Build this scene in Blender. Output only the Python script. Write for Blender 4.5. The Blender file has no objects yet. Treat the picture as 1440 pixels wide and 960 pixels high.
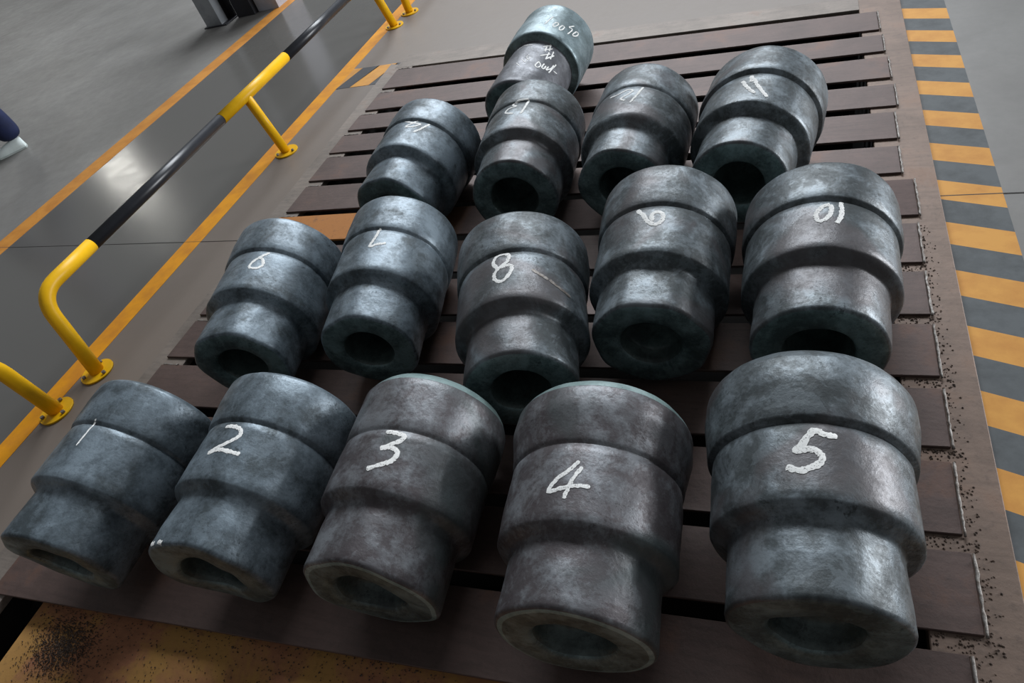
import bpy, bmesh, math, random
from math import sin, cos, pi, radians
from mathutils import Vector, Matrix, noise

S = 0.2                      # flange radius of a forging, metres
FL = -0.036                  # floor level; slat tops are z = 0
C = bpy.context.scene.collection
scene = bpy.context.scene

# ------------------------------------------------------------------ camera
cam_d = bpy.data.cameras.new('camera'); cam = bpy.data.objects.new('camera', cam_d); C.objects.link(cam)
cam_d.sensor_width = 36.0; cam_d.lens = 911.48/1440*36
rx, ux, bx_ = Vector((0.924987, 0.27964, -0.257295)), Vector((-0.036904, 0.74, 0.671594)), Vector((0.378203, -0.611721, 0.69481))
cam.matrix_world = Matrix(((rx.x, ux.x, bx_.x, 0), (rx.y, ux.y, bx_.y, 0), (rx.z, ux.z, bx_.z, 1.4759), (0, 0, 0, 1)))
cam_d.clip_start = 0.02
scene.camera = cam
# ------------------------------------------------------------------ light
w = bpy.data.worlds.new('hall_ambient'); scene.world = w; w.use_nodes = True
w.node_tree.nodes['Background'].inputs[0].default_value = (0.80, 0.83, 0.86, 1)
w.node_tree.nodes['Background'].inputs[1].default_value = 0.18
def area(name, loc, look, sx, sy, power, col):
    d = bpy.data.lights.new(name, 'AREA'); d.shape = 'RECTANGLE'; d.size = sx; d.size_y = sy; d.energy = power; d.color = col
    o = bpy.data.objects.new(name, d); C.objects.link(o); o.location = loc
    o.rotation_euler = (Vector(look)-Vector(loc)).to_track_quat('-Z', 'Y').to_euler(); return o
area('roof_skylight', (-2.5, 12.5, 9), (-1.5, 2.5, 0), 10, 4, 2150, (0.90, 0.95, 1.0))
area('side_doorway', (12, 8.2, 2.6), (-1, 2.0, 0), 3.6, 4, 1500, (0.93, 0.96, 1.0))
area('high_bay_lamp', (-24.9, 16.8, 8), (-3.9, 2.6, 0), 1.3, 0.9, 65, (1.0, 0.98, 0.9))
vs = scene.view_settings
vs.view_transform = 'Standard'; vs.look = 'None'; vs.gamma = 1; vs.use_curve_mapping = False; vs.exposure = 0.0

# ------------------------------------------------------------------ material helpers
def mat(name):
    m = bpy.data.materials.new(name); m.use_nodes = True
    nt = m.node_tree; b = nt.nodes['Principled BSDF']
    return m, nt, b
def nd(nt, t, **kw):
    n = nt.nodes.new(t)
    for k, v in kw.items():
        if isinstance(k, str) and hasattr(n, k): setattr(n, k, v)
    return n
def coords(nt, scale=(1, 1, 1), rnd=False):
    tc = nd(nt, 'ShaderNodeTexCoord'); mp = nd(nt, 'ShaderNodeMapping')
    mp.inputs['Scale'].default_value = scale
    nt.links.new(tc.outputs['Object'], mp.inputs['Vector'])
    if rnd:
        oi = nd(nt, 'ShaderNodeObjectInfo'); ml = nd(nt, 'ShaderNodeVectorMath', operation='SCALE')
        ml.inputs[0].default_value = (37, 91, 53); nt.links.new(oi.outputs['Random'], ml.inputs['Scale'])
        nt.links.new(ml.outputs[0], mp.inputs['Location'])
    return mp.outputs[0]
def nz(nt, vec, scale, detail=6, rough=.6, dist=0):
    n = nd(nt, 'ShaderNodeTexNoise'); n.inputs['Scale'].default_value = scale; n.inputs['Detail'].default_value = detail
    n.inputs['Roughness'].default_value = rough; n.inputs['Distortion'].default_value = dist
    nt.links.new(vec, n.inputs['Vector']); return n.outputs['Fac']
def ramp(nt, fac, stops):
    r = nd(nt, 'ShaderNodeValToRGB'); e = r.color_ramp.elements
    while len(e) < len(stops): e.new(.5)
    for el, (p, c) in zip(e, stops): el.position = p; el.color = (c, c, c, 1) if isinstance(c, (int, float)) else (*c, 1)
    nt.links.new(fac, r.inputs['Fac']); return r.outputs['Color']
def mix(nt, fac, a, b, mode='MIX'):
    m = nd(nt, 'ShaderNodeMix', data_type='RGBA', blend_type=mode)
    for s, v in ((m.inputs['Factor'], fac), (m.inputs['A'], a), (m.inputs['B'], b)):
        if isinstance(v, (int, float)): s.default_value = v
        elif isinstance(v, tuple): s.default_value = (*v, 1)
        else: nt.links.new(v, s)
    return m.outputs['Result']
def bump(nt, b, h, strength, dist=.01):
    n = nd(nt, 'ShaderNodeBump'); n.inputs['Strength'].default_value = strength; n.inputs['Distance'].default_value = dist
    nt.links.new(h, n.inputs['Height']); nt.links.new(n.outputs[0], b.inputs['Normal'])

def forged(name, dark, mid, light, lo=.42, hi=.62, metal=.33, patch=None):
    """scale-covered forged steel: dark oxide, paler burnished scale, fine speckle"""
    m, nt, b = mat(name)
    v = coords(nt, (1, 1, 1), True)
    big = nz(nt, v, 7, 8, .62, .4); fine = nz(nt, v, 95, 4, .7); midn = nz(nt, v, 24, 6, .65)
    f = nd(nt, 'ShaderNodeMath', operation='ADD'); nt.links.new(big, f.inputs[0])
    s = nd(nt, 'ShaderNodeMath', operation='MULTIPLY_ADD'); nt.links.new(fine, s.inputs[0]); s.inputs[1].default_value = .30; s.inputs[2].default_value = -.15
    nt.links.new(s.outputs[0], f.inputs[1])
    f2 = nd(nt, 'ShaderNodeMath', operation='MULTIPLY_ADD'); nt.links.new(midn, f2.inputs[0]); f2.inputs[1].default_value = .5; nt.links.new(f.outputs[0], f2.inputs[2])
    col = ramp(nt, f2.outputs[0], [(lo+.18, dark), ((lo+hi)/2+.22, mid), (hi+.28, light)])
    fl = ramp(nt, nz(nt, v, 13, 9, .72, .6), [(.53, 0), (.555, 1)])     # flakes where the scale has come away, crisp edges
    col = mix(nt, fl, col, mix(nt, .3, col, light))
    fd = ramp(nt, nz(nt, v, 17, 8, .75, .3), [(.34, .8), (.38, 0)])
    col = mix(nt, fd, col, tuple(x*.7 for x in dark))
    pit = ramp(nt, nz(nt, v, 150, 4, .75), [(.36, .6), (.44, 0)])      # pin-prick pitting, in drifts
    pit = mix(nt, 1.0, pit, ramp(nt, nz(nt, v, 9, 4, .6), [(.45, 0), (.6, 1)]), 'MULTIPLY')
    col = mix(nt, pit, col, tuple(x*.45 for x in dark))
    if patch:
        pn = nz(nt, v, 3.4, 3, .5, .8); pf = ramp(nt, pn, [(.52, 0), (.62, .75)])
        col = mix(nt, pf, col, patch)
    b.inputs['Metallic'].default_value = metal
    nt.links.new(col, b.inputs['Base Color'])
    nt.links.new(mix(nt, pit, ramp(nt, f2.outputs[0], [(.55, .56), (.8, .39), (.95, .46)]), (.8, .8, .8)), b.inputs['Roughness'])
    bump(nt, b, f2.outputs[0], .5, .004)
    return m
M = {}
M['forged_blue'] = forged('forged_blue', (.052, .067, .076), (.112, .142, .165), (.205, .255, .295))
M['forged_grey'] = forged('forged_grey', (.040, .048, .051), (.076, .090, .097), (.195, .23, .255), patch=(.085, .075, .078))
M['forged_brown'] = forged('forged_brown', (.060, .050, .054), (.086, .078, .083), (.19, .20, .215), patch=(.075, .098, .100))
M['forged_teal'] = forged('forged_teal', (.10, .14, .15), (.17, .23, .25), (.30, .38, .41))
M['patina'] = forged('patina', (.042, .058, .060), (.080, .112, .114), (.17, .23, .235), metal=.3)
M['forged_body'] = forged('forged_body', (.075, .078, .088), (.125, .130, .145), (.20, .21, .235))
M['patina_pale'] = forged('patina_pale', (.13, .19, .19), (.19, .27, .265), (.30, .39, .39), metal=.25)
M['bore'] = forged('bore', (.022, .030, .030), (.045, .062, .060), (.08, .105, .10), metal=.2)  # patina tone darkened to carry the shadow inside the bores

def steel_deck(name, base, rust, thr, rough=.55, until=None):
    m, nt, b = mat(name); v = coords(nt, (1, 1, 1), True)
    n1 = nz(nt, v, 4.5, 8, .65, .3); n2 = nz(nt, v, 60, 5, .7)
    vs_ = coords(nt, (3, 22, 22), True); st = nz(nt, vs_, 3, 5, .6)
    c = mix(nt, ramp(nt, n1, [(.35, 0), (.7, 1)]), base, tuple(min(1, x*1.6) for x in base))
    c = mix(nt, ramp(nt, st, [(.45, 0), (.75, .45)]), c, tuple(x*.55 for x in base))
    rf = ramp(nt, n1, [(thr, 0), (thr+.12, 1)])
    if until is not None:                       # only the stretch left of x = until has lost its scale
        sp = nd(nt, 'ShaderNodeSeparateXYZ'); nt.links.new(coords(nt), sp.inputs[0])
        mr = nd(nt, 'ShaderNodeMapRange'); mr.inputs[1].default_value = until-.1; mr.inputs[2].default_value = until+.1; mr.inputs[3].default_value = 1; mr.inputs[4].default_value = 0
        nt.links.new(sp.outputs[0], mr.inputs[0]); rf = mix(nt, 1.0, rf, mr.outputs[0], 'MULTIPLY')
    c = mix(nt, rf, c, rust)
    c = mix(nt, ramp(nt, n2, [(.55, 0), (.72, .35)]), c, (.03, .025, .024))
    nt.links.new(c, b.inputs['Base Color']); b.inputs['Metallic'].default_value = .25
    b.inputs['Roughness'].default_value = rough; bump(nt, b, n2, .25, .003)
    return m
M['slat'] = steel_deck('slat', (.080, .052, .045), (.135, .074, .054), .56)
M['slat_rust'] = steel_deck('slat_rust', (.088, .058, .052), (.42, .17, .04), .28, .7, -1.3)
M['rail'] = steel_deck('rail', (.150, .104, .080), (.20, .125, .088), .55)
M['rail_left'] = steel_deck('rail_left', (.165, .138, .118), (.19, .125, .095), .60)
M['sand'] = steel_deck('sand', (.33, .145, .075), (.46, .25, .075), .46, .9)
def simple(name, col, rough=.5, metal=0., n=0., nscale=8, col2=None, bmp=0):
    m, nt, b = mat(name); b.inputs['Roughness'].default_value = rough; b.inputs['Metallic'].default_value = metal
    v = coords(nt); f = nz(nt, v, nscale, 7, .65)
    c2 = col2 or tuple(x*(1-n) for x in col)
    nt.links.new(mix(nt, ramp(nt, f, [(.4, 0), (.66, 1)]), col, c2), b.inputs['Base Color'])
    if bmp: bump(nt, b, f, bmp, .003)
    return m
M['yellow'] = simple('yellow_paint', (.90, .50, .008), .30, 0, .15, 6)
M['black'] = simple('black_paint', (.022, .024, .030), .35, 0, .3, 12)
M['line'] = simple('line_paint', (.80, .33, .008), .55, 0, .10, 9, (.62, .24, .02))
M['line_worn'] = simple('line_paint_worn', (.58, .25, .045), .55, 0, .2, 9, (.46, .18, .03))
M['stripe'] = simple('stripe_paint', (.68, .335, .075), .60, 0, .2, 9, (.56, .25, .055))
M['stripe_grey'] = simple('stripe_grey_paint', (.115, .125, .130), .60, 0, .3, 14)
M['stripe_dark'] = simple('stripe_dark_paint', (.045, .048, .055), .60, 0, .3, 14)
M['pit'] = simple('pit_shade', (.012, .010, .009), .95, 0, .4, 6)  # near-black colour stands in for deep shade under the slats
M['seam'] = simple('seam_filler', (.065, .06, .055), .8, 0, .2, 20)
M['weld'] = simple('weld_metal', (.30, .28, .26), .5, .4, 0, 60, (.09, .065, .05), .6)
M['spatter'] = simple('spatter', (.055, .038, .030), .8, .1, .5, 90, (.17, .115, .085), .6)
M['column'] = simple('column_steel', (.34, .36, .38), .38, .5, .35, 5)
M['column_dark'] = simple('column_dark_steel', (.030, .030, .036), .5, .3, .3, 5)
M['white_bag'] = simple('white_wrap', (.55, .55, .60), .45, 0, .2, 4)
M['navy'] = simple('navy_cloth', (.010, .018, .070), .85, 0, .35, 9, None, .2)
M['shoe'] = simple('white_shoe', (.72, .80, .78), .55, 0, .12, 10)
M['sole'] = simple('shoe_sole', (.45, .50, .48), .6, 0, .12, 10)
M['skin'] = simple('skin', (.52, .31, .22), .5, 0, .1, 8)
M['hair'] = simple('hair', (.015, .012, .010), .6, 0, .3, 30)
for k_ in ('yellow', 'line', 'line_worn', 'stripe', 'stripe_grey'): M[k_].node_tree.nodes['Principled BSDF'].inputs['Specular IOR Level'].default_value = .25
M['yellow'].node_tree.nodes['Principled BSDF'].inputs['Roughness'].default_value = .4
# chalk: porous
m, nt, b = mat('chalk'); M['chalk'] = m
v = coords(nt); f = nz(nt, v, 260, 3, .7)
b.inputs['Base Color'].default_value = (.90, .90, .88, 1); b.inputs['Roughness'].default_value = .95
tr = nd(nt, 'ShaderNodeBsdfTransparent'); ms = nd(nt, 'ShaderNodeMixShader')
nt.links.new(ramp(nt, f, [(.36, .35), (.44, 1)]), ms.inputs[0]); nt.links.new(tr.outputs[0], ms.inputs[1]); nt.links.new(b.outputs[0], ms.inputs[2])
nt.links.new(ms.outputs[0], nt.nodes['Material Output'].inputs[0])
# concrete floor: polished, mottled, with brown dust beside the pit
m, nt, b = mat('polished_concrete'); M['floor'] = m
v = coords(nt); n1 = nz(nt, v, 1.1, 8, .6, .5); n2 = nz(nt, v, 9, 8, .7); n3 = nz(nt, v, 120, 3, .6)
vst = coords(nt, (1, .22, 1)); n4 = nz(nt, vst, 2.2, 6, .6)
c = mix(nt, ramp(nt, n1, [(.35, 0), (.65, 1)]), (.172, .163, .152), (.235, .226, .214))
c = mix(nt, ramp(nt, n2, [(.35, .0), (.75, .35)]), c, (.12, .118, .112))
c = mix(nt, ramp(nt, n4, [(.50, 0), (.75, .4)]), c, (.13, .128, .12))
sep = nd(nt, 'ShaderNodeSeparateXYZ'); nt.links.new(v, sep.inputs[0])
def band(lo0, lo1, hi0, hi1):
    a = nd(nt, 'ShaderNodeMapRange'); a.inputs[1].default_value = lo0; a.inputs[2].default_value = lo1; nt.links.new(sep.outputs[0], a.inputs[0])
    z = nd(nt, 'ShaderNodeMapRange'); z.inputs[1].default_value = hi0; z.inputs[2].default_value = hi1; z.inputs[3].default_value = 1; z.inputs[4].default_value = 0; nt.links.new(sep.outputs[0], z.inputs[0])
    p = nd(nt, 'ShaderNodeMath', operation='MULTIPLY'); nt.links.new(a.outputs[0], p.inputs[0]); nt.links.new(z.outputs[0], p.inputs[1]); return p.outputs[0]
c = mix(nt, band(-2.72, -2.66, .45, .5), c, (.185, .150, .125))          # rust dust walked round the pit frame
c = mix(nt, band(-4.22, -4.18, -2.74, -2.70), c, (.115, .110, .102))     # oiled walkway between the lines
nt.links.new(c, b.inputs['Base Color'])
nt.links.new(mix(nt, band(-4.22, -4.18, -2.74, -2.70), ramp(nt, n2, [(.3, .42), (.8, .58)]), ramp(nt, n2, [(.3, .16), (.8, .26)])), b.inputs['Roughness'])
bump(nt, b, n3, .06, .002)

# ------------------------------------------------------------------ geometry helpers
def obj(name, bm, m, parent=None, smooth=False):
    me = bpy.data.meshes.new(name); bm.normal_update(); bm.to_mesh(me); bm.free()
    for mm in (m if isinstance(m, (list, tuple)) else [m]): me.materials.append(mm)
    if smooth:
        for p in me.polygons: p.use_smooth = True
    o = bpy.data.objects.new(name, me); C.objects.link(o)
    if parent: o.parent = parent
    return o
def tag(o, label=None, cat=None, group=None, kind=None):
    if label: o['label'] = label
    if cat: o['category'] = cat
    if group: o['group'] = group
    if kind: o['kind'] = kind
    return o
def empty(name, loc=(0, 0, 0), rz=0):
    o = bpy.data.objects.new(name, None); C.objects.link(o); o.location = loc; o.rotation_euler = (0, 0, rz); o.empty_display_size = .05; return o
def prism(bm, poly, z0, z1, mi=0, bev=0):
    lo = [bm.verts.new((x, y, z0)) for x, y in poly]; hi = [bm.verts.new((x, y, z1)) for x, y in poly]
    n = len(poly); fs = [bm.faces.new(hi), bm.faces.new(lo[::-1])]
    for i in range(n): fs.append(bm.faces.new((lo[i], lo[(i+1) % n], hi[(i+1) % n], hi[i])))
    for f_ in fs: f_.material_index = mi
    if bev:
        es = [e for e in bm.edges if all(v_ in hi for v_ in e.verts)]
        bmesh.ops.bevel(bm, geom=es, offset=bev, segments=1, affect='EDGES')
    return bm
def quadplate(poly, z0, z1, bev=0):
    a = sum(poly[i][0]*poly[(i+1) % len(poly)][1]-poly[(i+1) % len(poly)][0]*poly[i][1] for i in range(len(poly)))
    if a < 0: poly = poly[::-1]
    return prism(bmesh.new(), poly, z0, z1, 0, bev)
def tube(pts, r, seg=16, bm=None, cap=True, rj=0, mis=None):
    bm = bm or bmesh.new(); pts = [Vector(p) for p in pts]; rings = []; up = Vector((0.13, .21, 1)).normalized()
    for i, p in enumerate(pts):
        d = (pts[min(i+1, len(pts)-1)]-pts[max(i-1, 0)]).normalized()
        if i == 0:
            a = d.cross(up).normalized()
        else:
            a = (a-d*a.dot(d)).normalized()
        b_ = d.cross(a); rr = (r[i] if isinstance(r, (list, tuple)) else r)
        rings.append([bm.verts.new(p+(a*cos(t)+b_*sin(t))*rr*(1+rj*random.uniform(-1, 1))) for t in [2*pi*k/seg for k in range(seg)]])
    for i, (A, B) in enumerate(zip(rings, rings[1:])):
        for k in range(seg):
            f_ = bm.faces.new((A[k], A[(k+1) % seg], B[(k+1) % seg], B[k])); f_.smooth = True
            if mis: f_.material_index = mis[i]
    if cap: bm.faces.new(rings[0][::-1]); bm.faces.new(rings[-1])
    bmesh.ops.recalc_face_normals(bm, faces=bm.faces)
    return bm

def specks(items):
    """tiny octahedral grains joined in one mesh; items = (x, y, z, r)"""
    vs_, fs_ = [], []
    for x, y, z, r in items:
        n = len(vs_); q = random.uniform(0, 1.5); c_, s_ = cos(q)*r, sin(q)*r
        vs_ += [(x+c_, y+s_, z), (x-s_, y+c_, z), (x-c_, y-s_, z), (x+s_, y-c_, z), (x, y, z+r*.9), (x, y, z-r*.9)]
        fs_ += [(n+k, n+(k+1) % 4, n+4) for k in range(4)]+[(n+(k+1) % 4, n+k, n+5) for k in range(4)]
    me = bpy.data.meshes.new('grit'); me.from_pydata(vs_, [], fs_); bm = bmesh.new(); bm.from_mesh(me); bpy.data.meshes.remove(me); return bm

# ------------------------------------------------------------------ the setting
PX0, PX1, PY0, PY1 = -2.16, .305, -1.0, 3.46      # pit opening
bm = bmesh.new()
X = [-26, PX0, PX1, 16]; Y = [-10, PY0, PY1, 34]
V = [[bm.verts.new((x, y, FL)) for x in X] for y in Y]
for j in range(3):
    for i in range(3):
        if i == 1 and j == 1: continue
        bm.faces.new((V[j][i], V[j][i+1], V[j+1][i+1], V[j+1][i]))
tag(obj('floor', bm, M['floor']), kind='structure')
bm = bmesh.new(); D = FL-.55
c0 = [bm.verts.new(p) for p in ((PX0, PY0, FL), (PX1, PY0, FL), (PX1, PY1, FL), (PX0, PY1, FL))]
c1 = [bm.verts.new((v_.co.x, v_.co.y, D)) for v_ in c0]
for i in range(4): bm.faces.new((c0[(i+1) % 4], c0[i], c1[i], c1[(i+1) % 4]))
bm.faces.new(c1)
tag(obj('trim_1', bm, M['pit']), 'shade-black lining of the pit beneath the slatted deck', kind='structure')
def strip(name, poly, m, h=.0012, label=None, cat='floor marking', **kw):
    return tag(obj(name, quadplate(poly, FL, FL+h), M[m]), label, cat, **kw)
strip('floor_line', [(-2.783, -4), (-2.675, -4), (-2.675, 30), (-2.783, 30)], 'line', label='wide orange-yellow line painted on the floor along the barrier feet')
strip('floor_line', [(-4.34, -4), (-4.19, -4), (-4.19, 30), (-4.34, 30)], 'line_worn', label='narrower worn orange line on the far side of the walkway, parallel to the barrier')
bm = quadplate([(.46, 2.035), (9, 2.06), (9, 2.064), (.46, 2.039)], FL, FL+.0016)
tag(obj('trim_2', bm, M['seam']), 'thin dark joint in the concrete right of the striped border', kind='structure')
bm = quadplate([(-9, 1.904), (-2.3, 1.909), (-2.3, 1.9115), (-9, 1.9065)], FL, FL+.0016)
tag(obj('trim_3', bm, M['seam']), 'thin dark joint in the concrete crossing the walkway left', kind='structure')
# hazard border on the right: one strip, its stripes as parts
hz = empty('hazard_border', (.56, 1.5, FL)); tag(hz, 'border of slanted orange and grey stripes painted on floor along right edge of deck', 'floor marking')
def rel(o, root): o.parent = root; o.matrix_parent_inverse = Matrix.Translation(-Vector(root.location)); return o
for k in range(-22, 16):
    y = 3.473-.2243*k; sl = -.058
    if y-.3 < -.9: continue
    for nm, a, b_, mm in (('orange_stripe', y-.107, y, 'stripe'), ('grey_stripe', y-.2243, y-.107, 'stripe_grey')):
        rel(obj(nm, quadplate([(.469, a+.001), (.645, a+sl), (.645, b_+sl), (.469, b_+.001)], FL, FL+.0012), M[mm]), hz)
hz = empty('hazard_border', (-2.5, 3.55, FL)); tag(hz, 'short patch of black and orange diagonal stripes between yellow line and far left deck corner', 'floor marking')
for nm, a, b_, mm in (('orange_stripe', -2.72, -2.675, 'stripe'), ('black_stripe', -2.69, -2.568, 'stripe_dark'), ('orange_stripe', -2.568, -2.425, 'stripe'), ('black_stripe', -2.425, -2.33, 'stripe_dark')):
    s_ = .10
    if a < -2.7: poly = [(-2.675, 3.43), (-2.60, 3.685), (-2.675, 3.69)]
    else: poly = [(max(a, -2.675), 3.42), (b_, 3.42), (min(b_+s_, -2.30), 3.685), (a+s_-.012, 3.685)]
    rel(obj(nm, quadplate(poly, FL, FL+.0014), M[mm]), hz)

# ------------------------------------------------------------------ steel deck over the pit
deck = empty('slatted_deck', (-1, 2, FL)); tag(deck, 'rust-brown steel deck of welded slats that carries all the forgings', 'deck')
RT = -.009
def dpart(name, bm, m, label=None): 
    o = rel(obj(name, bm, M[m]), deck); 
    if label: o['label'] = label
    return o
dpart('side_rail', quadplate([(.298, -.9), (.468, -.9), (.468, 4.3), (.298, 4.3)], FL, RT, .002), 'rail', 'wide brown rail plate on the right with slat ends welded on')
dpart('side_rail', quadplate([(-2.29, .0), (-2.135, -.0), (-2.150, 3.55), (-2.34, 3.62)], FL, RT, .002), 'rail_left', 'dusty grey-brown rail plate on the left')
dpart('back_rail', quadplate([(-2.28, 3.545), (.30, 3.46), (.30, 3.60), (-2.25, 3.72)], FL, RT+.001, .002), 'rail_left')
GR = [3.43, 3.19, 2.985, 2.757, 2.545, 2.318, 2.111, 1.879, 1.655, 1.442, 1.221, 1.007, .786, .576, .372]
GL = [3.53, 3.24, 2.99, 2.780, 2.562, 2.305, 2.055, 1.83, 1.60, 1.365, 1.13, .90, .665, .43, .200]
HW = [.028, .027, .026, .026, .023, .025, .020, .020, .020, .018, .020, .020, .020, .020, 0]
XL = [-2.24, -2.235, -2.245, -2.25, -2.235, -2.22, -2.235, -2.24, -2.245, -2.24, -2.235, -2.25, -2.24, -2.19]
XR = [.366, .372, .380, .386, .372, .368, .398, .388, .386, .385, .384, .380, .390, .36]
rnd = random.Random(5)
def lerp(a, b_, t): return a+(b_-a)*t
for i in range(14):
    xl, xr = XL[i], XR[i]
    yb = lambda x: lerp(GL[i], GR[i], (x+2.16)/(2.54))-HW[i]
    yf = lambda x: lerp(GL[i+1], GR[i+1], (x+2.16)/(2.54))+HW[i+1]
    o = dpart('slat', quadplate([(xl, yf(xl)), (xr, yf(xr)), (xr, yb(xr)), (xl, yb(xl))], RT+.0002, -rnd.uniform(0, .0015), .0015), 'slat_rust' if i == 6 else 'slat', 'slat bare with orange rust' if i == 6 else None)
    # weld bead along the right end and a short one at the left
    n = 16; ya, yb_ = yf(xr), yb(xr)
    pts = [(xr+.004+rnd.uniform(-.0012, .0012), lerp(ya-.004, yb_-.002, k/n), RT+.008) for k in range(n+1)]
    dpart('weld_bead', tube(pts, [.0022+.0020*rnd.random() for _ in pts], 6, rj=.3), 'weld')
    yl = yb(xl)
    pts = [(lerp(xl+.01, -2.15, k/6), yl+.003, RT+.006) for k in range(7)]
    dpart('weld_bead', tube(pts, [.003+.0025*rnd.random() for _ in pts], 6, rj=.3), 'weld')
    # rough spatter beside the slat end, lying on the rail
    if i >= 7:
        gr = []
        for k in range(110):
            x, y = rnd.uniform(.30, xr+.03), yf(.33)-rnd.random()**1.5*.030-.003
            if rnd.random() < .35: x, y = xr+.012+rnd.random()**2*.03, rnd.uniform(ya, yb_)
            r_ = rnd.uniform(.0012, .0034)
            gr.append((x, y, RT+r_*.3, r_))
        o = dpart('weld_spatter', specks(gr), 'spatter'); o['kind'] = 'stuff'
pts = [(.305+.012*k-.0, .345-.004*sin(k*.9)+(-.004 if k > 5 else 0), RT+.010) for k in range(7)]+[(.385, .325, RT+.009), (.392, .30, RT+.008), (.392, .27, RT+.008)]
dpart('weld_bead', tube(pts, .006, 7, rj=.25), 'weld')
# rusty plate below the front slat
fp = tag(obj('rusty_plate', quadplate([(-2.02, -.8), (.297, -.8), (.297, .45), (-2.03, .45)], -.075, -.055), M['sand']), 'orange rusty plate strewn with grit below the front edge of the deck', 'plate')
gr = []; rnd = random.Random(9)
for k in range(5200):
    if k % 2: x, y = rnd.gauss(-1.84, .055), rnd.gauss(.13, .04)
    else: x, y = rnd.uniform(-2.0, -.2), .30-rnd.random()**1.6*.35
    if not (-2.02 < x < .28 and -.5 < y < .44): continue
    r_ = rnd.uniform(.0008, .0026)
    gr.append((x, y, -.0549+r_*.9, r_))
o = obj('loose_grit', specks(gr), M['spatter']); tag(o, 'dark scale grit scattered over the orange plate', 'grit', kind='stuff')

# ------------------------------------------------------------------ forgings
ITEMS = {
    1: [-8.699, 3.754, 0.041, -0.002, 0.989, 0.935, 0.783, 0.769, 0.847, 0.748],
    2: [-6.296, 4.063, 0.07, -0.01, 0.99, 0.917, 0.779, 0.785, 0.864, 0.761],
    3: [-4.133, 4.26, 0.059, -0.01, 0.959, 0.925, 0.786, 0.862, 0.782, 0.779],
    4: [-1.851, 4.216, 0.078, -0.023, 1.018, 0.927, 0.78, 0.793, 0.884, 0.761],
    5: [0.313, 4.736, 0.039, -0.017, 1.042, 0.931, 0.759, 0.853, 0.822, 0.778],
    6: [-8.389, 7.405, 0.2, 0.012, 1.006, 0.935, 0.769, 0.848, 0.937, 0.855],
    7: [-6.269, 8.012, 0.183, 0.044, 0.966, 0.918, 0.75, 0.889, 0.975, 0.834],
    8: [-3.769, 7.266, 0.271, 0.016, 1.02, 0.942, 0.768, 0.883, 0.946, 0.804],
    9: [-1.627, 8.275, 0.035, 0.035, 1.013, 0.943, 0.778, 0.874, 0.939, 0.776],
    10: [0.49, 8.145, -0.014, 0.007, 0.989, 0.934, 0.771, 0.807, 0.895, 0.826],
    11: [-0.333, 11.582, -0.129, -0.0, 1.013, 0.95, 0.766, 0.834, 0.873, 0.842],
    12: [-2.478, 11.8, -0.03, 0.019, 0.943, 0.933, 0.751, 0.859, 0.907, 0.809],
    13: [-4.691, 11.626, 0.089, 0.008, 0.969, 0.94, 0.79, 0.868, 0.933, 0.807],
    14: [-6.881, 11.271, 0.016, 0.003, 0.999, 0.94, 0.768, 0.82, 0.88, 0.822],
    15: [-5.242, 15.402, -0.052, 0.035, 0.913, 0.808, 0.809, 1.389, 0.02, 1.719],
}
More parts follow.
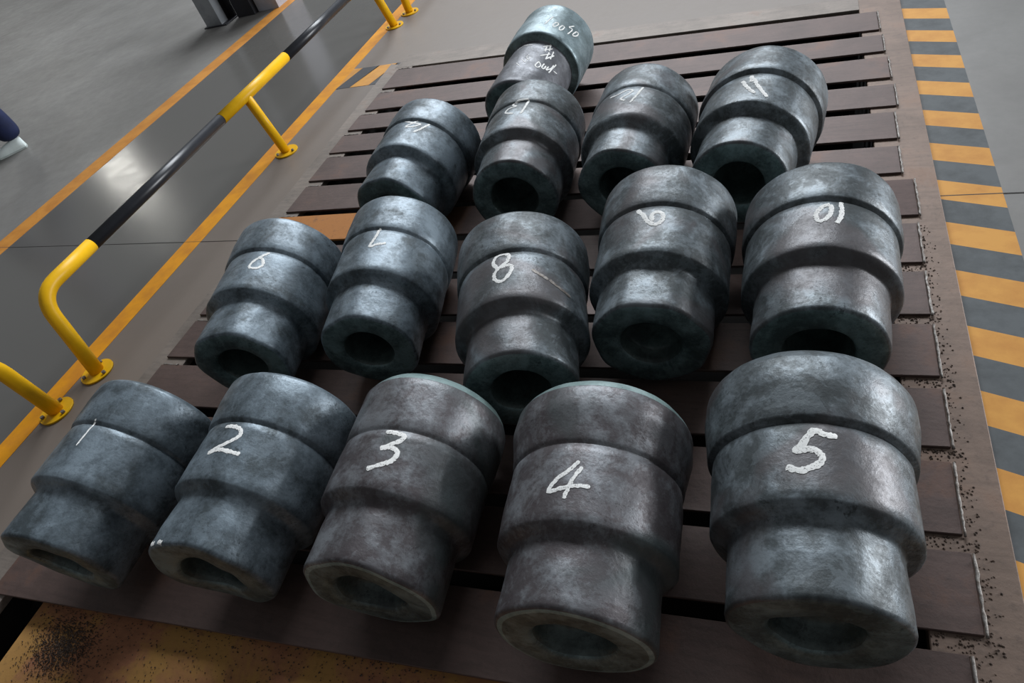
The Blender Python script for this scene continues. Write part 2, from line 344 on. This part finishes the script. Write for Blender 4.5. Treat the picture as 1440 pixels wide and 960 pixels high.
CHALK = {
    1: [[[0.713, 0.1], [1.132, 0.089]]],
    2: [[[0.885, -0.144], [0.878, 0.004], [0.919, 0.135], [0.999, 0.171], [1.105, 0.083], [1.194, -0.067], [1.265, -0.169], [1.222, -0.022], [1.238, 0.167], [1.249, 0.317]]],
    3: [[[0.909, -0.005], [0.915, 0.123], [0.955, 0.257], [1.044, 0.174], [1.131, 0.019], [1.11, 0.141], [1.154, 0.237], [1.264, 0.222], [1.332, 0.113], [1.404, -0.06]]],
    4: [[[1.026, 0.02], [1.114, -0.056], [1.243, -0.201], [1.361, -0.267], [1.331, -0.109], [1.305, 0.029], [1.303, 0.174]], [[1.089, 0.059], [1.207, -0.004], [1.32, -0.046], [1.447, -0.081]]],
    5: [[[1.014, 0.194], [1.0, 0.081], [0.968, -0.014], [1.091, -0.1], [1.189, -0.178], [1.17, -0.071], [1.185, 0.007], [1.257, 0.051], [1.339, -0.016], [1.392, -0.143], [1.349, -0.268]]],
    6: [[[0.9, 0.36], [1.021, 0.243], [1.152, 0.14], [1.279, 0.134], [1.303, 0.258], [1.216, 0.346], [1.093, 0.308], [1.038, 0.212]]],
    7: [[[0.878, 0.131], [1.101, 0.098], [1.31, 0.055], [1.273, 0.181], [1.232, 0.322]]],
    8: [[[1.22, -0.104], [1.07, -0.188], [0.942, -0.157], [0.91, -0.052], [0.971, 0.045], [1.097, 0.021], [1.184, -0.077], [1.289, -0.16], [1.403, -0.156], [1.48, -0.067], [1.425, 0.023], [1.295, 0.091], [1.194, 0.083], [1.177, 0.007], [1.207, -0.077]]],
    9: [[[0.931, -0.281], [1.06, -0.177], [1.218, -0.086], [1.29, 0.026], [1.23, 0.105], [1.104, 0.115], [1.039, 0.05], [1.074, -0.033], [1.226, -0.026]]],
    10: [[[0.9, 0.071], [0.923, 0.002], [1.029, -0.08], [1.14, -0.093], [1.22, -0.052], [1.171, 0.029], [1.036, 0.084], [0.9, 0.079]], [[0.839, 0.202], [0.997, 0.209], [1.156, 0.192], [1.259, 0.145]]],
    11: [[[1.059, -0.211], [1.289, -0.09], [1.475, 0.063]], [[0.962, -0.108], [1.07, -0.013], [1.219, 0.051], [1.406, 0.167], [1.542, 0.271]], [[0.92, -0.086], [1.122, -0.056]]],
    12: [[[1.041, -0.442], [1.062, -0.268], [0.979, -0.098], [1.022, 0.009], [1.148, -0.061], [1.251, -0.171], [1.341, -0.068]], [[0.908, 0.188], [1.168, 0.119], [1.43, 0.041]]],
    13: [[[0.825, 0.177], [0.84, -0.038], [0.957, -0.118], [1.032, -0.032], [1.072, -0.182], [1.19, -0.227], [1.294, -0.043]], [[0.843, 0.187], [1.108, 0.15], [1.324, 0.112]]],
    14: [[[0.675, -0.077], [0.759, 0.102], [0.781, 0.311]], [[0.648, 0.09], [0.685, 0.207], [0.867, 0.13], [0.927, 0.025], [0.907, 0.18], [0.786, 0.329]], [[0.72, 0.5], [0.869, 0.427], [1.094, 0.305]]],
    15: [[[0.601, 0.385], [0.998, 0.298]], [[0.806, 0.467], [0.942, 0.424], [1.015, 0.458], [0.941, 0.512], [0.832, 0.533], [0.806, 0.467]], [[0.816, 0.632], [0.957, 0.597], [1.041, 0.625], [0.961, 0.681], [0.842, 0.691], [0.816, 0.632]], [[0.566, 0.883], [0.732, 0.793], [0.717, 0.874], [0.803, 0.884], [0.995, 0.835]], [[0.666, 1.006], [0.845, 0.952], [0.882, 0.989], [0.753, 1.067], [0.654, 1.06], [0.666, 1.006]]],
}
CHALK_BODY = [[[1.635, 0.424], [1.449, 0.635]], [[1.515, 0.51], [1.755, 0.557]], [[1.442, 0.596], [1.683, 0.654]], [[1.74, 0.498], [1.535, 0.707]], [[1.996, 0.494], [1.755, 0.721]], [[1.722, 0.67], [2.018, 0.679]], [[1.604, 0.774], [1.92, 0.79]], [[1.988, 0.685], [1.716, 0.842]], [[2.215, 0.545], [2.384, 0.51], [2.426, 0.595], [2.314, 0.648], [2.215, 0.545]], [[2.188, 0.713], [2.348, 0.698], [2.361, 0.767], [2.223, 0.784]], [[2.173, 0.861], [2.335, 0.845], [2.147, 0.955], [2.002, 0.974]], [[1.918, 1.025], [2.353, 0.945]], [[2.158, 1.053], [2.115, 1.187]], [[2.054, 0.18], [2.157, 0.154], [2.242, 0.254], [2.122, 0.233]], [[2.231, 0.048], [2.353, 0.182], [2.229, 0.182]], [[2.387, -0.06], [2.529, 0.103]], [[1.651, -0.407], [1.581, -0.232], [1.621, 0.112]]]
ITEMS[15][4:7] = [.93, .75, .75]
META = {1: ('forged_blue', 'leftmost of the front row, chalked 1'), 2: ('forged_blue', 'front row, chalked 2, white chip on its nose rim'),
 3: ('forged_brown', 'middle of the front row, chalked 3, pale green rear rim'), 4: ('forged_brown', 'in the front row chalked 4, wide open bore facing front'),
 5: ('forged_grey', 'the largest in view at front right, chalked 5'), 6: ('forged_blue', 'leftmost of the second row, chalked 6'),
 7: ('forged_blue', 'second row, chalked 7, between those chalked 6 and 8'), 8: ('forged_grey', 'chalked 8 with a bright scratch, centre of the second row'),
 9: ('forged_grey', 'chalked 9, between those chalked 8 and 10'), 10: ('forged_grey', 'chalked 10, right end of the second row'),
 11: ('forged_grey', 'chalked 11, right end of the third row'), 12: ('forged_grey', 'chalked 12 with a worn rounded shoulder, third row'),
 13: ('forged_grey', 'chalked 13, in front of the narrower piece chalked 10050'), 14: ('forged_blue', 'chalked 14, left end of the third row'),
 15: ('forged_teal', 'behind the rest')}
WID = {1: .032, 2: .062, 3: .065, 4: .05, 5: .075, 6: .042, 7: .045, 8: .05, 9: .055, 10: .05, 11: .055, 12: .035, 13: .038, 14: .040, 15: .026}
SHOULDER = {12: .10}
def catmull(pts, n=6):
    out = []; P = [pts[0]]+list(pts)+[pts[-1]]
    for i in range(1, len(P)-2):
        for k in range(n):
            t = k/n; q = []
            for j in (0, 1):
                a, b_, c_, d = P[i-1][j], P[i][j], P[i+1][j], P[i+2][j]
                q.append(.5*((2*b_)+(-a+c_)*t+(2*a-5*b_+4*c_-d)*t*t+(-a+3*b_-3*c_+d)*t**3))
            out.append(tuple(q))
    out.append(tuple(pts[-1])); return out
def make_profile(i):
    x, y, th, pt, s, r2, r3, lb, lm, ln = ITEMS[i]
    L1, L2, L3 = lb, lb+lm, lb+lm+ln
    if i == 15:
        s2 = r2
        key = [(0, s-.05), (.05, s-.005), (.1, s), (L1-.10, s), (L1-.03, s-.008), (L1-.005, s-.03), (L1+.03, s2+.012), (L1+.06, s2), (L3-.06, s2), (L3-.015, s2-.02), (L3, s2-.05)]
        return key, s2, (.02, .0)
    sh = SHOULDER.get(i, 0)
    gr = r2+.012+(s-r2)*{1: .35, 2: .3, 3: .08, 4: .08, 5: .4, 6: .4, 7: .35, 8: .3, 9: .35, 10: .6, 11: .8, 12: .55, 13: .35, 14: .45}[i]
    key = ([(0, s-.075), (.06, s-.035), (.12, s-.008), (.14, s)] if i in (3, 4, 5) else [(0, s-.06), (.05, s-.008), (.08, s)])+[ (L1*.45, s+.002), (L1-.14, gr+.012), (L1-.05, gr), (L1-.022, gr-.012), (L1-.004, r2-.010), (L1+.010, r2-.016), (L1+.028, r2),
           (L1+.2, r2+.004), (L2-.12-sh, r2), (L2-.03-sh*.5, r2-.002-sh*.1), (L2-.005, r2-.018), (L2+.03+sh*.3, r2-.07), (L2+.06+sh*.7, r3+.028), (L2+.085+sh, r3+.006), (L2+.12+sh, r3), (L2+.2+sh, r3),
           (L3-.05, r3), (L3-.018, r3-.008), (L3, r3-.035)]
    return key, r3, (.05, .0)
def radial_noise(i, t, ph):
    v = Vector((cos(ph)*1.1+i*7.3, sin(ph)*1.1, t*1.3))
    a = noise.noise(v)*.016+noise.noise(v*3.1)*.006+noise.noise(v*8.0)*.0022
    x, y, th, pt, s, r2, r3, lb, lm, ln = ITEMS[i]
    if i != 15 and t > lb+lm:                     # hammer flats on the nose
        w_ = min(1, (t-lb-lm)/.25); kf = [0, 5, 5, 6, 0, 0, 7, 6, 0, 7, 0, 0, 5, 0, 6, 0][i]
        if kf: a += w_*.014*cos(kf*ph+i*1.7)
    return a
def interp(key, t):
    for (a, ra), (b_, rb) in zip(key, key[1:]):
        if t <= b_: return ra+(rb-ra)*(t-a)/max(b_-a, 1e-6)
    return key[-1][1]
def axial_skew(i, t, ph, L3):
    amp = {1: .035, 2: .05, 3: .03, 5: .03, 6: .02, 15: .03}.get(i, .015)
    return amp*max(0, t/L3-.6)/.4*(cos(2*ph+i*1.3)*.6+noise.noise(Vector((cos(ph)*1.5, sin(ph)*1.5, i*3.3)))*.9)
def make_forging(i):
    x, y, th, pt, s, r2, r3, lb, lm, ln = ITEMS[i]; L3 = lb+lm+ln
    key, rn, _ = make_profile(i)
    SEG = 120
    # refine the stations
    ts = []
    for (a, _r), (b_, _q) in zip(key, key[1:]):
        n = max(1, int((b_-a)/.07)); ts += [a+(b_-a)*k/n for k in range(n)]
    ts.append(key[-1][0])
    bm = bmesh.new(); rings = []; kinds = []
    rb = .40*rn/.77 if i != 13 else .44
    # rear bore and face, outer skin, nose face, front bore
    def ring(t, rfun, kind): 
        vs_ = []
        for k in range(SEG):
            ph = 2*pi*k/SEG; r = rfun(ph); tt = t+axial_skew(i, t, ph, L3)*(1 if kind != 'in' else .6)
            vs_.append(bm.verts.new((r*sin(ph)*S, -tt*S, r*cos(ph)*S)))
        rings.append(vs_); kinds.append(kind)
    for t_, r_ in ((.45, rb*.9), (.04, rb*.93), (.005, rb), (0, rb*1.06)): ring(t_, lambda ph: r_*(1+.0*ph), 'bore')
    for r_ in (.6,): ring(-.006, lambda ph: r_, 'face')
    for t in ts:
        ring(t, lambda ph: interp(key, t)+radial_noise(i, t, ph), 'skin')
    f0 = key[-1][1]
    ring(L3+.010, lambda ph: f0-.05+radial_noise(i, L3, ph), 'face')
    ring(L3+.012, lambda ph: (f0+rb)*.5+.01*noise.noise(Vector((cos(ph), sin(ph), i))), 'face')
    ring(L3+.004, lambda ph: rb*1.10+.012*noise.noise(Vector((cos(ph)*2, sin(ph)*2, i+9))), 'face')
    ring(L3-.03, lambda ph: rb*1.0, 'bore'); ring(L3-.10, lambda ph: rb*.95, 'bore')
    if i in (3, 4, 5, 9):                        # shallow pierced recess
        ring(L3-.22, lambda ph: rb*.88, 'bore'); ring(L3-.26, lambda ph: rb*.80, 'bore'); ring(L3-.27, lambda ph: rb*.3, 'bore')
    else:
        ring(L3-.5, lambda ph: rb*.90, 'bore'); ring(L3-.9, lambda ph: rb*.86, 'bore')
    for a in range(len(rings)-1):
        A, B = rings[a], rings[a+1]
        for k in range(SEG):
            f_ = bm.faces.new((A[k], B[k], B[(k+1) % SEG], A[(k+1) % SEG])); f_.smooth = True
            ka, kb = kinds[a], kinds[a+1]
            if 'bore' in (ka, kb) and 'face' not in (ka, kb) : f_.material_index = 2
            elif i in (3, 4) and (a in (5, 6) or (ka == 'skin' and kb == 'face')): f_.material_index = 3
            elif 'face' in (ka, kb): f_.material_index = 1
            elif i == 15 and ts[min(max(a-5, 0), len(ts)-1)] > lb-.02: f_.material_index = 4 if ts[min(a-5, len(ts)-1)] > lb+.01 else 1
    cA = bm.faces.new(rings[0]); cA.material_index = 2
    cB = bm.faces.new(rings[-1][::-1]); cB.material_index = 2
    bmesh.ops.recalc_face_normals(bm, faces=bm.faces)
    mk, txt = META[i]
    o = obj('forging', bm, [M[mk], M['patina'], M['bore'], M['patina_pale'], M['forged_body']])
    # keep it above the deck
    low = max(0, sin(pt)*(lb+lm)+r2-s); 
    if i != 15 and low > 0: pt = math.asin(max(-.05, (s-r2)/(lb+lm)))
    if i == 15: pt = .020
    elif pt > .005: pt -= .008
    o.location = (x*S, y*S, (s+(.03 if i == 15 else 0))*S+.004); o.rotation_euler = (pt, 0, th)
    if i == 15: lab = 'teal-grey two-step forging chalked 10050, narrow body, behind the one chalked 13'
    else:
        colw = {'forged_blue': 'blue-grey', 'forged_grey': 'dark grey', 'forged_brown': 'brown-grey'}[mk]
        lab = colw+' stepped steel forging, '+txt
    tag(o, lab, 'forging', 'stepped steel forgings lying in rows on the slatted deck')
    return o, key
def ribbon(i, key, strokes, wid, name, parent, m, label=None, lift=.006):
    strokes = [s_ if len(s_) > 2 else [s_[0], ((s_[0][0]+s_[1][0])/2, (s_[0][1]+s_[1][1])/2), s_[-1]] for s_ in strokes if len(s_) > 1]
    bm = bmesh.new(); rj = random.Random(i*31+len(strokes)); L3 = key[-1][0]
    for st in strokes:
        if len(st) < 2: continue
        P = catmull(st, 7); r0 = interp(key, sum(p[0] for p in P)/len(P))
        Q = [(p[0], p[1]*r0) for p in P]; prev = None
        for k, (t, a) in enumerate(Q):
            q0, q1 = Q[max(k-1, 0)], Q[min(k+1, len(Q)-1)]
            dx, dy = q1[0]-q0[0], q1[1]-q0[1]; l = math.hypot(dx, dy) or 1; nx, ny = -dy/l, dx/l
            e = .55 if k in (0, len(Q)-1) else 1
            row = []
            for sgn in (-1, -.33, .33, 1):
                wv = wid*.5*e*sgn*(1+rj.uniform(-.28, .28)*(abs(sgn) == 1))
                tt, aa = t+nx*wv, (a+ny*wv)/r0
                r = interp(key, tt)+radial_noise(i, tt, aa)+lift*(1 if abs(sgn) < 1 else .75)
                row.append(bm.verts.new((r*sin(aa)*S, -(tt+axial_skew(i, tt, aa, L3))*S, r*cos(aa)*S)))
            if prev:
                for u in range(3): bm.faces.new((prev[u], prev[u+1], row[u+1], row[u]))
            prev = row
    bmesh.ops.recalc_face_normals(bm, faces=bm.faces)
    o = obj(name, bm, M[m], parent)
    if label: o['label'] = label
    return o
CHALK[15][0] = [(t, a-.07) for t, a in CHALK[15][0]]
CHALK[14] = [[(.83, -.09), (.91, .13), (.93, .33)], [(.82, .22), (.94, .13), (1.06, .03)], [(1.08, .04), (1.05, .20), (.94, .33)], [(.86, .49), (1.07, .39), (1.23, .28)]]
for i in ITEMS:
    o, key = make_forging(i)
    ribbon(i, key, CHALK[i], WID[i]*(.85 if i < 6 else 1.1), 'chalk_number', o, 'chalk', 'white chalk '+('number 10050' if i == 15 else 'number %d' % i))
    if i == 15:
        ribbon(i, key, CHALK_BODY[:8], .030, 'chalk_writing', o, 'chalk', 'white chalk character on the narrow body')
        ribbon(i, key, CHALK_BODY[8:13], .030, 'chalk_writing', o, 'chalk', 'second row of white chalk characters')
        ribbon(i, key, CHALK_BODY[13:16], .020, 'chalk_writing', o, 'chalk', 'faint chalk digits')
        ribbon(i, key, CHALK_BODY[16:], .022, 'chalk_arc', o, 'chalk')
    if i == 8:
        ribbon(i, key, [[(1.28, .38), (1.36, .50), (1.42, .62)], [(1.42, .64), (1.50, .80), (1.56, 1.0)]], .048, 'scratch', o, 'weld', 'bright scraped mark')
    if i == 2:
        ribbon(i, key, [[(2.34, -.62), (2.37, -.56), (2.36, -.48)], [(2.36, -.40), (2.385, -.30)]], .05, 'chip', o, 'chalk', 'white chip on the nose rim')
    if i == 5:
        pass

# ------------------------------------------------------------------ tube barriers
PR = .029
def fillet(p0, p1, p2, r, n=9):
    a, b_, c_ = Vector(p0), Vector(p1), Vector(p2); u, v_ = (a-b_).normalized(), (c_-b_).normalized()
    A, B = b_+u*r, b_+v_*r
    return [A.lerp(b_, k/n).lerp(b_.lerp(B, k/n), k/n) for k in range(n+1)]
def barrier(ya, yb, xs, label, leanA=.09, leanB=-.05, xtop=-2.67):
    root = empty('barrier', (xs, ya, FL)); tag(root, label, 'barrier', 'yellow and black tube barriers along the walkway')
    zt = FL+.35
    A0 = Vector((xs, ya, FL)); A1 = Vector((xtop, ya+leanA, zt)); B0 = Vector((xs-.05, yb, FL)); B1 = Vector((xtop-.03, yb+leanB, zt)); ym = (ya+yb)/2
    add = lambda nm, bm, m, par=None: rel(obj(nm, bm, M[m]), root)
    def on(y): t = (y-A1.y)/(B1.y-A1.y); return A1.lerp(B1, t)
    L = yb-ya; y1, y2, y3, y4 = A1.y+.31, ym-.24, ym+.44, B1.y-.31
    add('corner_tube', tube([A0, A0.lerp(A1, .5)]+fillet(A0, A1, on(y1), .10)+[on(y1)], PR, 20), 'yellow')
    add('corner_tube', tube([B0, B0.lerp(B1, .5)]+fillet(B0, B1, on(y4), .10)+[on(y4)], PR, 20), 'yellow')
    add('black_tube', tube([on(y1), on(y2)], PR*.97, 20), 'black'); add('black_tube', tube([on(y3), on(y4)], PR*.97, 20), 'black')
    add('middle_tube', tube([on(y2), on(y3)], PR, 20), 'yellow')
    mt = on(ym+.0); mb = Vector((xs-.025, ym, FL)); add('post', tube([mb, mt], PR*.92, 20), 'yellow')
    for p in (A0, B0, mb):
        bm = tube([p+Vector((0, 0, .0)), p+Vector((0, 0, .008))], .068, 28)
        fl_ = add('base_flange', bm, 'yellow')
        for k in range(3):
            a = k*2*pi/3-2.2; q = p+Vector((cos(a)*.052, sin(a)*.052, .006))
            bm = tube([q, q+Vector((0, 0, .012))], .008, 6); b_ = obj('anchor_bolt', bm, M['weld']); b_.parent = fl_
    return root
barrier(1.07, 4.33, -2.60, 'yellow and black tube barrier with middle post, left of the forgings')
barrier(-2.40, .865, -2.585, 'nearest tube barrier, only its bent yellow end post shows at left edge', leanA=.05, leanB=-.02, xtop=-2.60)
barrier(4.545, 7.8, -2.615, 'farthest tube barrier, only the yellow foot of its end post shows at top edge', leanA=.05)

# ------------------------------------------------------------------ steel column and wrapped box on the far side
col = empty('steel_column', (-4.92, 5.2, FL)); tag(col, 'grey H-section steel column standing at top edge beyond the orange line', 'column')
def boxbm(x0, x1, y0, y1, z0, z1, bev=.002):
    return quadplate([(x0, y0), (x1, y0), (x1, y1), (x0, y1)], z0, z1, bev)
def cpart(nm, bm, m): return rel(obj(nm, bm, M[m]), col)
cpart('flange', boxbm(-5.02, -4.84, 5.07, 5.17, FL+.010, 2.4), 'column')
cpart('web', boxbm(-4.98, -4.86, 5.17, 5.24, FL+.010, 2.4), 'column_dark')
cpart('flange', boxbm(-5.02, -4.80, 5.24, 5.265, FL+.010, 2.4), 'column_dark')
cpart('base_plate', boxbm(-5.05, -4.78, 5.055, 5.28, FL, FL+.010), 'column_dark')
crate = empty('wrapped_crate', (-4.35, 5.6, FL)); tag(crate, 'dark crate with pale wrapped load right of the grey column, at top edge', 'crate')
rel(obj('crate_side', boxbm(-4.74, -4.54, 5.20, 5.50, FL, .9), M['column_dark']), crate)
rel(obj('wrapped_load', boxbm(-4.535, -4.30, 5.26, 5.62, FL, .8, .02), M['white_bag']), crate)

# ------------------------------------------------------------------ the passer-by at the left edge (one trouser leg and white shoe in view)
def skinned(name, verts, edges, radii, m, parent, sub=2):
    me = bpy.data.meshes.new(name); me.from_pydata([tuple(v) for v in verts], edges, []); me.materials.append(m)
    o = bpy.data.objects.new(name, me); C.objects.link(o); o.parent = parent
    md = o.modifiers.new('skin', 'SKIN'); md.use_smooth_shade = True
    if not me.skin_vertices: bm_ = bmesh.new(); bm_.from_mesh(me); bm_.verts.layers.skin.verify(); bm_.to_mesh(me); bm_.free()
    for sv, r in zip(me.skin_vertices[0].data, radii): sv.radius = (r, r) if isinstance(r, (int, float)) else r
    me.skin_vertices[0].data[0].use_root = True
    s = o.modifiers.new('sub', 'SUBSURF'); s.levels = sub; s.render_levels = sub
    return o
# local frame: +x = walking direction, z up, origin on the floor below the pelvis
pr = empty('person', (-5.62, 2.80, FL), radians(227)); tag(pr, 'person in navy trousers and white shoes walking past, cut off at left edge', 'person')
body_v = [(0, 0, .92), (0, 0, 1.10), (0, 0, 1.30), (.01, 0, 1.43), (.02, 0, 1.52), (.03, 0, 1.60), (.035, 0, 1.68),
 (.01, .19, 1.40), (-.10, .24, 1.14), (.02, .25, .92), (.06, .25, .85), (.01, -.19, 1.40), (.08, -.24, 1.14), (.24, -.23, .96), (.29, -.22, .90),
 (.02, .09, .88), (.16, .10, .50), (.30, .11, .11), (-.02, -.09, .88), (-.20, -.10, .50), (-.36, -.11, .10)]
body_e = [(0, 1), (1, 2), (2, 3), (3, 4), (4, 5), (5, 6), (3, 7), (7, 8), (8, 9), (9, 10), (3, 11), (11, 12), (12, 13), (13, 14), (0, 15), (15, 16), (16, 17), (0, 18), (18, 19), (19, 20)]
body_r = [(.12, .15), (.11, .14), (.12, .16), (.07, .09), .05, .085, .07, .05, .042, .028, .03, .05, .042, .028, .03, .08, .055, .036, .08, .055, .036]
# fingers, rooted in each palm
def hand(base, d):
    b0 = len(body_v)
    for k, (oy, ln) in enumerate(((-.026, .055), (-.009, .065), (.009, .060), (.026, .048))):
        p = Vector(base)+Vector((d[0]*.03+oy*.9, 0, d[2]*.03)); n0 = len(body_v)
        body_v.extend([tuple(p), tuple(p+Vector((.01, 0, -ln*.6))), tuple(p+Vector((.018, 0, -ln)))]); body_r.extend([.0095, .008, .007])
        body_e.extend([(10 if base[1] > 0 else 14, n0), (n0, n0+1), (n0+1, n0+2)])
    n0 = len(body_v); p = Vector(base); body_v.extend([tuple(p+Vector((.03, 0, .01))), tuple(p+Vector((.05, 0, -.03)))]); body_r.extend([.011, .008]); body_e.extend([(10 if base[1] > 0 else 14, n0), (n0, n0+1)])
hand((.06, .25, .85), (0, 0, -1)); hand((.29, -.22, .90), (0, 0, -1))
skinned('body', body_v, body_e, body_r, M['skin'], pr)
skinned('jacket', [(0, 0, .95), (0, 0, 1.12), (0, 0, 1.32), (.01, 0, 1.44), (.01, .20, 1.40), (-.10, .25, 1.14), (.02, .255, .95), (.01, -.20, 1.40), (.08, -.25, 1.14), (.22, -.235, .97)],
 [(0, 1), (1, 2), (2, 3), (3, 4), (4, 5), (5, 6), (3, 7), (7, 8), (8, 9)], [(.15, .19), (.14, .17), (.15, .19), (.09, .10), .075, .062, .05, .075, .062, .05], M['navy'], pr)
skinned('trousers', [(0, 0, .98), (.0, 0, .90), (.03, .10, .82), (.16, .105, .50), (.285, .11, .135), (-.03, -.10, .82), (-.20, -.105, .50), (-.33, -.11, .30), (-.335, -.11, .075)],
 [(0, 1), (1, 2), (2, 3), (3, 4), (1, 5), (5, 6), (6, 7), (7, 8)], [(.14, .17), (.14, .17), .105, .085, (.072, .072), .105, .10, .09, .095], M['navy'], pr)
def shoe(x, y, z, pitch):
    bm = bmesh.new(); N = 20; prof = [(-.075, .030, .0), (-.07, .036, .075), (-.03, .038, .088), (.03, .040, .070), (.09, .047, .055), (.15, .046, .042), (.185, .032, .028), (.20, .010, .016)]
    rings = []
    for px_, w_, h_ in prof:
        h_ = max(h_, .012); rings.append([bm.verts.new((px_, w_*cos(a), .012+max(0, sin(a))*h_+min(0, sin(a))*.008)) for a in [2*pi*k/N for k in range(N)]])
    for A, B in zip(rings, rings[1:]):
        for k in range(N): bm.faces.new((A[k], A[(k+1) % N], B[(k+1) % N], B[k])).smooth = True
    bm.faces.new(rings[0][::-1]); bm.faces.new(rings[-1]); bmesh.ops.recalc_face_normals(bm, faces=bm.faces)
    o = obj('shoe', bm, M['shoe'], pr); o.location = (x, y, z); o.rotation_euler = (0, pitch, 0); o.scale = (.9, .95, 1)
    out = [(p[0]*1.02, p[1]*1.08) for p in prof]; poly = [(a, -b_) for a, b_ in out]+[(a, b_) for a, b_ in out[::-1]]
    obj('sole', quadplate(poly, 0, .012), M['sole'], o)
shoe(.29, .11, 0.001, 0); shoe(-.31, -.11, .001, 0)
# head details: hair cap, eyes, nose, ears, mouth
bm = bmesh.new(); bmesh.ops.create_uvsphere(bm, u_segments=24, v_segments=14, radius=1, matrix=Matrix.Translation((.02, 0, 1.665)) @ Matrix.Diagonal((.102, .086, .095, 1)))
bmesh.ops.delete(bm, geom=[v_ for v_ in bm.verts if v_.co.z < 1.66+max(0, (v_.co.x-.03))*.8], context='VERTS'); obj('hair', bm, M['hair'], pr, True)
for s_ in (-1, 1):
    bm = bmesh.new(); bmesh.ops.create_uvsphere(bm, u_segments=10, v_segments=8, radius=.012, matrix=Matrix.Translation((.105, .03*s_, 1.63))); obj('eye', bm, M['hair'], pr, True)
    bm = bmesh.new(); bmesh.ops.create_uvsphere(bm, u_segments=10, v_segments=8, radius=1, matrix=Matrix.Translation((.03, .082*s_, 1.62)) @ Matrix.Diagonal((.016, .010, .028, 1))); obj('ear', bm, M['skin'], pr, True)
bm = bmesh.new(); bmesh.ops.create_cone(bm, segments=10, radius1=.016, radius2=.006, depth=.045, cap_ends=True, matrix=Matrix.Translation((.118, 0, 1.605)) @ Matrix.Rotation(radians(-18), 4, 'Y')); obj('nose', bm, M['skin'], pr, True)
